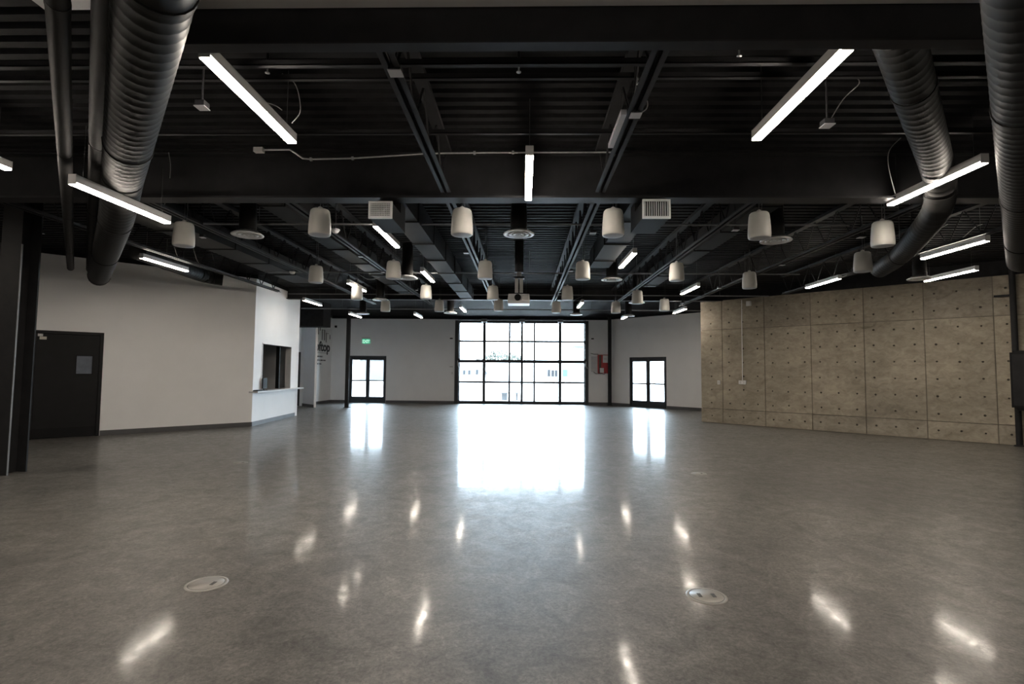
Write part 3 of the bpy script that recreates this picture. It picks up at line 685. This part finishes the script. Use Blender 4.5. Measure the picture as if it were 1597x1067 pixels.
# ------------------------------------------------------------------ junction plates and conduit
plates = [(617, 115, .09, 'near top, on the first left front joist'), (991, 181, .085, 'on the first right front joist'), (315, 169, .08, 'left of the largest left light'), (1290, 197, .085, 'right of the largest right light'),
          (562.5, 401, .07, 'left, below the lattice grille'), (597, 425, .06, 'left, beside a second row speaker'), (727, 395.5, .085, 'on the left centre joist'), (650, 453, .06, 'by a third row speaker on the left'),
          (924.5, 364.5, .09, 'on the right centre joist near the grille'), (890, 423.7, .09, 'on the right centre joist, beside a second row speaker'), (872.5, 456, .08, 'on the right centre joist near its far end'), (1147, 360, .085, 'left of the right front row speaker'),
          (1122, 450, .085, 'above the concrete wall end'), (1063.7, 473, .08, 'above the small light near the concrete wall end'), (1343, 371, .09, 'left of the rightmost front speaker'), (1423, 384, .08, 'below the bending right duct'),
          (1219.5, 414, .085, 'above the left half of the concrete wall'), (60, 364, .10, 'far left above the black door'), (316, 371, .07, 'beside the leftmost front speaker')]
for x, y, wd, lab in plates:
    c = az(x, y, 3.44); t = thing('junction_box', c, 'small pale junction box, '+lab, 'junction box', 'junction boxes')
    b = MB(); b.box(c.x-wd/2, c.y-wd/2, c.z, c.x+wd/2, c.y+wd/2, c.z+.006); b.build('cover_plate', MT['plate'], t)
    b = MB(); b.box(c.x-wd*.44, c.y-wd*.44, c.z+.006, c.x+wd*.44, c.y+wd*.44, c.z+.05); b.build('box_body', MT['joist'], t)
    b = MB(); b.tube([(c.x, c.y, c.z+.05), (c.x, c.y, DECK)], .008, 6); b.build('stem', MT['joist'], t)
c = az(962, 203, 3.46); b = MB(); b.box(c.x-.022, c.y-.30, 3.44, c.x+.022, c.y+.30, 3.48); tag(b.build('wireway', MT['plate'], None, c), 'slim pale wireway strip on the first right front joist', 'wireway')
YF = 5.62
pts = [ay(x, y, YF-.02) for x, y in ((400, 234), (452, 233.5), (462, 240), (472, 247), (485, 248.5), (550, 247), (668, 239.5), (740, 238.5), (800, 238), (956, 237.5))]
t = thing('conduit', pts[0], 'long pale conduit running along the face of the deep beam', 'conduit')
b = MB(); b.tube(pts, .0095, 8); b.build('conduit_tube', MT['galv'], t)
for k in (4, 5, 6, 7, 8):
    p = pts[k]; b = MB(); b.box(p.x-.012, p.y-.014, p.z-.016, p.x+.012, p.y+.014, p.z+.016); b.build('strap', MT['galv'], t)
for x, y in ((404, 235), (963, 239.5)):
    p = ay(x, y, YF-.02); b = MB(); b.box(p.x-.05, p.y-.03, p.z-.02, p.x+.05, p.y+.03, p.z+.03); b.build('end_box', MT['house'], t)

for x, y, lab in ((809, 113, 'front bay, just left of centre'), (1153, 88, 'front bay, left of the largest right light'), (417, 114, 'front bay, right of the largest left light'), (994, 131, 'front bay, beside the right joist')):
    c = az(x, y, 3.70); t = thing('fire_sprinkler', c, 'tiny metal sprinkler head, '+lab, 'sprinkler', 'sprinkler heads')
    b = MB(); b.lathe([(.001, 0), (.018, 0), (.018, .004), (.001, .004)], c, 10); b.build('deflector', MT['galv'], t)
    b = MB(); b.tube([c+UP*.004, c+UP*.05], .006, 6); b.build('frame_arm', MT['galv'], t)
    b = MB(); b.tube([c+UP*.05, Vector((c.x, c.y, DECK))], .011, 8); b.build('drop_pipe', MT['steel'], t)
for x, y, lab in ((456, 428, 'far left, near the serving hatch wall'), (523, 364, 'beside the second speaker of the front row')):
    c = az(x, y, 3.42); t = thing('dome_detector', c, 'small white dome detector under the ceiling, '+lab, 'detector', 'dome detectors')
    b = MB(); b.lathe([(.001, 0), (.035, .008), (.052, .03), (.055, .045), (.001, .045)], c, 16); b.build('dome', MT['dif'], t)
    b = MB(); b.lathe([(.062, .045), (.062, .058), (.001, .058)], c, 16); b.build('base', MT['dif'], t)
    b = MB(); b.tube([c+UP*.058, Vector((c.x, c.y, DECK))], .008, 6); b.build('stem', MT['joist'], t)

# ------------------------------------------------------------------ projector
c = az(809, 473.5, 2.75); x, y, z = c
t = thing('projector', c, 'white ceiling projector hanging from a post in the centre', 'projector')
b = MB(); a = .205
b.add([(x-a, y, z), (x+a, y, z), (x+a, y+.36, z), (x-a, y+.36, z), (x-a-.006, y-.006, z+.06), (x+a+.006, y-.006, z+.06), (x+a+.006, y+.366, z+.06), (x-a-.006, y+.366, z+.06), (x-a+.01, y+.006, z+.185), (x+a-.01, y+.006, z+.185), (x+a-.01, y+.354, z+.185), (x-a+.01, y+.354, z+.185)],
      [(3, 2, 1, 0), (8, 9, 10, 11)]+[(i, (i+1) % 4, 4+(i+1) % 4, 4+i) for i in range(4)]+[(4+i, 4+(i+1) % 4, 8+(i+1) % 4, 8+i) for i in range(4)])
pj = b.build('case', MT['dif'], t)
b = MB(); b.tube([(x-.02, y+.03, z+.115), (x-.02, y-.035, z+.115)], .062, 18); b.build('lens_barrel', MT['screen'], pj)
b = MB(); b.box(x+.07, y-.008, z+.075, x+.18, y+.004, z+.165); b.build('vent', MT['house'], pj)
b = MB(); b.box(x-.14, y+.08, z+.185, x+.14, y+.30, z+.215); b.build('mount_plate', MT['steel'], t)
for s in (-1, 1):
    b = MB(); b.box(x+s*.045-.032, y+.14, z+.215, x+s*.045+.032, y+.22, z+.50); b.build('mount_arm', MT['house'], t)
b = MB(); b.tube([(x, y+.18, z+.50), (x, y+.18, DECK)], .05, 14); b.build('post', MT['pipe'], t)
b = MB(); b.box(x-.10, y+.08, z+.50, x+.10, y+.28, z+.53); b.build('post_plate', MT['steel'], t)
b = MB(); b.tube([(x, y+.18, z+.62), (x, y+.18, DECK)], .085, 18); b.build('post_sleeve', MT['joist'], t)

# ------------------------------------------------------------------ things on the walls
# exit sign
u0, z1 = WB.on(565, 528); u1, z0 = WB.on(577.5, 536)
t = thing('exit_sign', WB.p((u0+u1)/2, .03, z0), 'green lit exit sign above the left double door', 'exit sign')
b = MB(); b.wbox(WB, u0, u1, .0, .05, z1-.02, z1+.05); b.build('housing', MT['house'], t)
b = MB(); b.wbox(WB, u0+.01, u1-.01, .018, .028, z0, z1-.02); b.build('lit_panel', MT['exitg'], t)
text_mesh('EXIT', .20, MT['exitl'], 'lettering', WB.p(u0+.015, .031, z0+.03), WB.d, UP, t, .001, .004, .80)
# wall lettering
u1, zb = WS.on(514.3, 548.5); xh = .255
t = thing('wall_sign', WS.p(u1-1.0, .01, zb), 'black rooftop lettering and outline skyline mark on the white wall', 'sign')
tx = text_mesh('rooftop', 1., MT['ink'], 'lettering', WS.p(0, .003, 0), WS.d, UP, None, .004, .034, .98)
us_ = [(v.co-WS.A).dot(WS.d) for v in tx.data.vertices]; a0, a1 = min(us_), max(us_)
for v in tx.data.vertices:                                    # stretched to the width it has on the wall
    uu = (v.co-WS.A).dot(WS.d); tt = (v.co-WS.A).dot(WS.n); v.co = WS.p(u1-(a1-uu)/(a1-a0)*2.16, tt, zb+v.co.z*.58)-t.location
tx.parent = t
b = MB(); b.wbox(WS, u1-1.9, u1-.15, .001, .006, zb-.09, zb-.075); b.build('rule', MT['ink'], t)
for k, (a, c) in enumerate(((-1.95, -.75), (-1.95, -.45), (-1.95, -.85))):
    b = MB(); cur = a
    while cur < c:
        ln = random.uniform(.08, .22); b.wbox(WS, u1+cur, u1+min(cur+ln, c), .001, .005, zb-.28-.16*k, zb-.225-.16*k); cur += ln+.04
    b.build('small_print', MT['ink'], t)
def stroke(pts):
    b = MB()
    for p, q in zip(pts, pts[1:]): b.bar(WS.p(u1+p[0], .005, zb+p[1]), WS.p(u1+q[0], .005, zb+q[1]), .05, .008) if abs(p[0]-q[0]) > abs(p[1]-q[1]) else b.wbox(WS, u1+p[0]-.025, u1+p[0]+.025, .001, .009, zb+min(p[1], q[1])-.025, zb+max(p[1], q[1])+.025)
    b.build('skyline_stroke', MT['ink'], t)
stroke([(-1.25, .72), (-1.25, 1.02), (-1.08, 1.02), (-1.08, .90)]); stroke([(-.86, .50), (-.86, .92), (-.62, .92), (-.62, .50)]); stroke([(-.42, .42), (-.42, .80), (-.20, .80)]); stroke([(-.04, .58), (-.04, .74)]); stroke([(-1.7, .60), (-1.7, .95), (-1.48, .95), (-1.48, .60)])
# security camera and sensors
u, z = WB.on(524, 509.5)
t = thing('security_camera', WB.p(u, .05, z), 'tiny dark camera high in the left back corner', 'camera')
b = MB(); b.wbox(WB, u-.05, u+.05, 0, .02, z-.05, z+.05); b.build('base', MT['steel'], t)
b = MB(); c = WB.p(u, .06, z); b.lathe([(.001, -.045), (.03, -.035), (.045, 0), (.04, .03), (.001, .045)], c, 12); b.build('dome', MT['screen'], t)
for x, y, wd, ht, M, lab in ((704, 528, .14, .06, 'screen', 'small black sensor left of the overhead door, upper'), (924, 528.5, .13, .06, 'screen', 'small black sensor right of the overhead door'), (704, 572, .15, .05, 'house', 'small grey switch left of the overhead door, upper'), (705, 582, .07, .10, 'paper', 'small white switch left of the overhead door, lower')):
    u, z = WB.on(x, y); t = thing('wall_sensor', WB.p(u, .02, z-ht/2), lab, 'sensor'); b = MB(); b.wbox(WB, u-wd/2, u+wd/2, 0, .02, z-ht/2, z+ht/2); b.build('back_plate', MT['house'], t)
    b = MB(); b.wbox(WB, u-wd*.42, u+wd*.42, .02, .05, z-ht*.4, z+ht*.4); b.build('sensor_head', MT[M], t)
# red alarm panel
def on(x, y): return WB.on(x, y)
u0, z1 = on(932, 553.5); u1, z0 = on(948, 582.5)
t = thing('alarm_panel', WB.p((u0+u1)/2, .05, z0), 'red alarm cabinet with white papers right of the overhead door', 'panel')
b = MB(); b.wbox(WB, u0, u1, 0, .10, z0, z1); pc = b.build('cabinet', MT['red'], t)
b = MB(); b.wbox(WB, u0+.03, u1-.03, .10, .112, z0+.04, z1-.03); b.build('cabinet_door', MT['red'], pc)
a, zb_ = on(939.5, 554.5); c_, za_ = on(947.5, 566); b = MB(); b.wbox(WB, a, c_, .112, .13, za_, zb_); b.build('notice_sheet', MT['paper'], t)
b = MB(); b.wbox(WB, a+.06, c_-.06, .13, .132, (za_+zb_)/2-.04, (za_+zb_)/2+.05); b.build('printed_block', MT['house'], t)
a, zb_ = on(935, 574); c_, za_ = on(941, 581.5); b = MB(); b.wbox(WB, a, c_, .112, .125, za_, zb_); b.build('lower_sheet', MT['paper'], t)
a, zb_ = on(933.5, 554.5); c_, za_ = on(937, 581); b = MB(); b.wbox(WB, a, c_, .112, .12, za_, zb_); b.build('edge_band', MT['plug'], t)
t = thing('control_box', WB.p(*[on(927, 575)[0], .03, on(927, 575)[1]]), 'pale grey control box between the overhead door and red cabinet', 'control box')
a, zb_ = on(922, 556); c_, za_ = on(930.5, 580); b = MB(); b.wbox(WB, a, c_, 0, .04, za_, zb_); b.build('box_body', MT['plate'], t)
for yy in (563, 577):
    a, z = on(924, yy); b = MB(); b.wbox(WB, a-.05, a+.08, .04, .05, z-.05, z+.07); b.build('push_button_plate', MT['house'], t)
b = MB(); b.tube([WB.p(*[on(921, 551)[0], .03, on(921, 551)[1]]), WB.p(*[on(926, 552.5)[0], .05, on(926, 552.5)[1]]), WB.p(*[on(933, 552.5)[0], .05, on(933, 552.5)[1]])], .012, 6); b.build('cable', MT['steel'], t)
b = MB(); b.tube([WB.p(*[on(x, y)[0], .14, on(x, y)[1]]) for x, y in ((925, 580), (929, 583), (937, 582.5), (942, 584), (944, 580))], .012, 6); b.build('lower_cable', MT['steel'], t)
# outlets and surface conduit on the concrete
u, z = WR.on(1121.5, 596.5); t = thing('outlet_plate', WR.p(u, .02, z), 'small pale outlet plate low on the concrete wall, left one', 'outlet')
b = MB(); b.wbox(WR, u-.04, u+.04, 0, .035, z-.06, z+.06); b.build('box_body', MT['paper'], t); b = MB(); b.wbox(WR, u-.015, u+.015, .035, .038, z-.03, z+.03); b.build('socket', MT['house'], t)
u, z = WR.on(1158.5, 596.5); t = thing('outlet_box', WR.p(u, .02, z), 'wide pale outlet box with conduit rising up the concrete wall', 'outlet')
b = MB(); b.wbox(WR, u-.10, u+.10, 0, .05, z-.055, z+.055); b.build('box_body', MT['paper'], t)
for s in (-1, 1): b = MB(); b.wbox(WR, u+s*.05-.022, u+s*.05+.022, .05, .054, z-.035, z+.035); b.build('socket', MT['house'], t)
b = MB(); b.tube([WR.p(u, .02, z+.05), WR.p(u+.01, .02, 3.6)], .012, 8); b.build('conduit', MT['dif'], t)
u, z = WR.on(1168, 473.5); t = thing('wall_beacon', WR.p(u, .04, z), 'small white device at the top of the concrete wall beside the conduit', 'device')
b = MB(); b.wbox(WR, u-.07, u+.07, 0, .03, z-.07, z+.07); b.build('back_plate', MT['dif'], t); b = MB(); b.wbox(WR, u-.05, u+.05, .03, .07, z-.05, z+.05); b.build('lens', MT['dif'], t)

# ------------------------------------------------------------------ round floor boxes
for x, y, r, lab in ((322, 911, .135, 'round pale floor outlet cover, near left'), (1102, 930, .132, 'round floor outlet cover with slots, near right'), (1090, 739, .11, 'small round floor outlet cover, farther right'), (375, 722, .11, 'small round floor outlet cover, farther left')):
    c = az(x, y, 0); t = thing('floor_box', c, lab, 'floor outlet')
    b = MB(); b.lathe([(r, 0), (r*.985, .004), (r*.86, .0055), (r*.84, .003)], c, 36); b.build('rim', MT['metal'], t)
    b = MB(); b.lathe([(r*.83, .002), (r*.82, .005), (.001, .0055)], c, 36); lid = b.build('lid', MT['metal'], t)
    for s in ((-1, 1) if x == 1102 else (1,)):
        b = MB(); b.box(c.x+s*r*.35-.012, c.y-.028, .0055, c.x+s*r*.35+.012, c.y+.028, .0072); b.build('flip_slot', MT['slot'], lid)
    b = MB(); b.lathe([(r*.845, .0042), (r*.825, .0052)], c, 36); b.build('seam', MT['slot'], t)

# ------------------------------------------------------------------ outside the glass
b = MB(); b.box(-120, YB+.3, -.16, 120, 200, -.06); struct(b.build('ground', MT['ground']), 'bright paving outside the glazed doors')
def building(x0, x1, y0, y1, h, M, label, wins):
    t = thing('far_building', ((x0+x1)/2, y0, -.06), label, 'building')
    b = MB(); b.box(x0, y0, -.06, x1, y1, h); b.build('walls', MT[M], t)
    b = MB(); b.box(x0-.15, y0-.15, h, x1+.15, y1+.15, h+.35); b.build('parapet', MT[M], t)
    for (a, c, z0, z1, mm) in wins:
        b = MB(); b.box(a, y0-.06, z0, c, y0+.02, z1); wn = b.build('window', MT['bgrey'], t); b = MB(); b.box(a+.08, y0-.08, z0+.08, c-.08, y0-.05, z1-.08); b.build('pane', MT[mm], wn)
def px2(x0, y0, x1, y1, Y): p = ay(x0, y1, Y); q = ay(x1, y0, Y); return p.x, q.x, p.z, q.z
Y1 = 62
wins = [(*px2(x-2.5, y0, x+2.5, y1, Y1), 'bwin') for x, y0, y1 in ((724, 577, 585), (732, 577, 585), (744, 576, 585), (757, 579, 585), (856, 576, 588), (862, 577, 588), (867.5, 577, 588))]
a = ay(690, 600, Y1); c = ay(872, 571, Y1)
building(a.x, c.x, Y1, Y1+14, c.z, 'bwhite', 'long pale low building outside, behind the overhead door', wins)
a = ay(874, 600, 56); c = ay(925, 566, 56)
building(a.x, c.x+8, 56, 61, c.z, 'bwhite', 'pale building with a teal panel outside, right of the long one', [(*px2(877, 576, 885.5, 588, 56), 'teal')])
a = ay(896, 600, 95); c = ay(945, 541, 95)
building(a.x, c.x, 95, 110, c.z, 'bgrey', 'taller grey building far outside on the right', [])
a = ay(560, 600, 80); c = ay(640, 562, 80)
building(a.x, c.x, 80, 92, c.z, 'bgrey', 'low grey building seen through the left double door', [])
a = ay(1000, 600, 64); c = ay(1010, 562, 64)
building(a.x-.4, a.x+2.2, 64, 70, c.z+1.4, 'bgrey', 'narrow grey building seen through the angled wall door', [(a.x+.4, a.x+1.3, 2.2, 3.6, 'bwin')])
def tree(px, py, Y, rad, label):
    c = ay(px, py, Y); t = thing('far_tree', (c.x, Y, -.06), label, 'tree'); rnd = random.Random(px)
    b = MB(); b.tube([(c.x, Y, -.06), (c.x+.1, Y, c.z*.5), (c.x, Y, c.z)], [.28, .2, .1], 8); b.build('trunk', MT['bark'], t)
    b = MB()
    for k in range(520):
        d = Vector((rnd.gauss(0, 1), rnd.gauss(0, 1), rnd.gauss(0, .75))).normalized()*rad*rnd.uniform(.45, 1)**.6
        p = Vector((c.x, Y, c.z))+Vector((d.x*1.25, d.y, d.z*.75)); s = rad*.13
        n1 = Vector((rnd.gauss(0, 1), rnd.gauss(0, 1), rnd.gauss(0, 1))).normalized(); n2 = n1.orthogonal().normalized()
        b.add([p-n1*s, p-n2*s*.6, p+n1*s, p+n2*s*.6], [(0, 1, 2, 3)])
    fo = b.build('foliage', MT['leaf'], t); fo['kind'] = 'stuff'
tree(778, 562, 100, 2.6, 'pale tree beyond the long building, larger left one'); tree(801, 563, 104, 1.9, 'pale tree beyond the long building, smaller right one'); tree(748, 565, 92, .9, 'small pale bush-like tree well left of the larger tree')
c = az(797, 624, -.06)
t = thing('outdoor_table', (c.x, c.y, -.06), 'pale outdoor table seen through the lower panes', 'table')
p = ay(781, 612, c.y); q = ay(809, 612, c.y)
b = MB(); b.box(p.x, c.y-.4, p.z-.05, q.x, c.y+.4, p.z); b.build('table_top', MT['bgrey'], t)
b = MB(); b.box(p.x+.05, c.y-.3, -.06, p.x+.35, c.y+.3, p.z-.05); b.build('pedestal', MT['bgrey'], t)
b = MB(); b.box(q.x-.15, c.y-.3, -.06, q.x-.05, c.y+.3, p.z-.05); b.build('leg', MT['bgrey'], t)
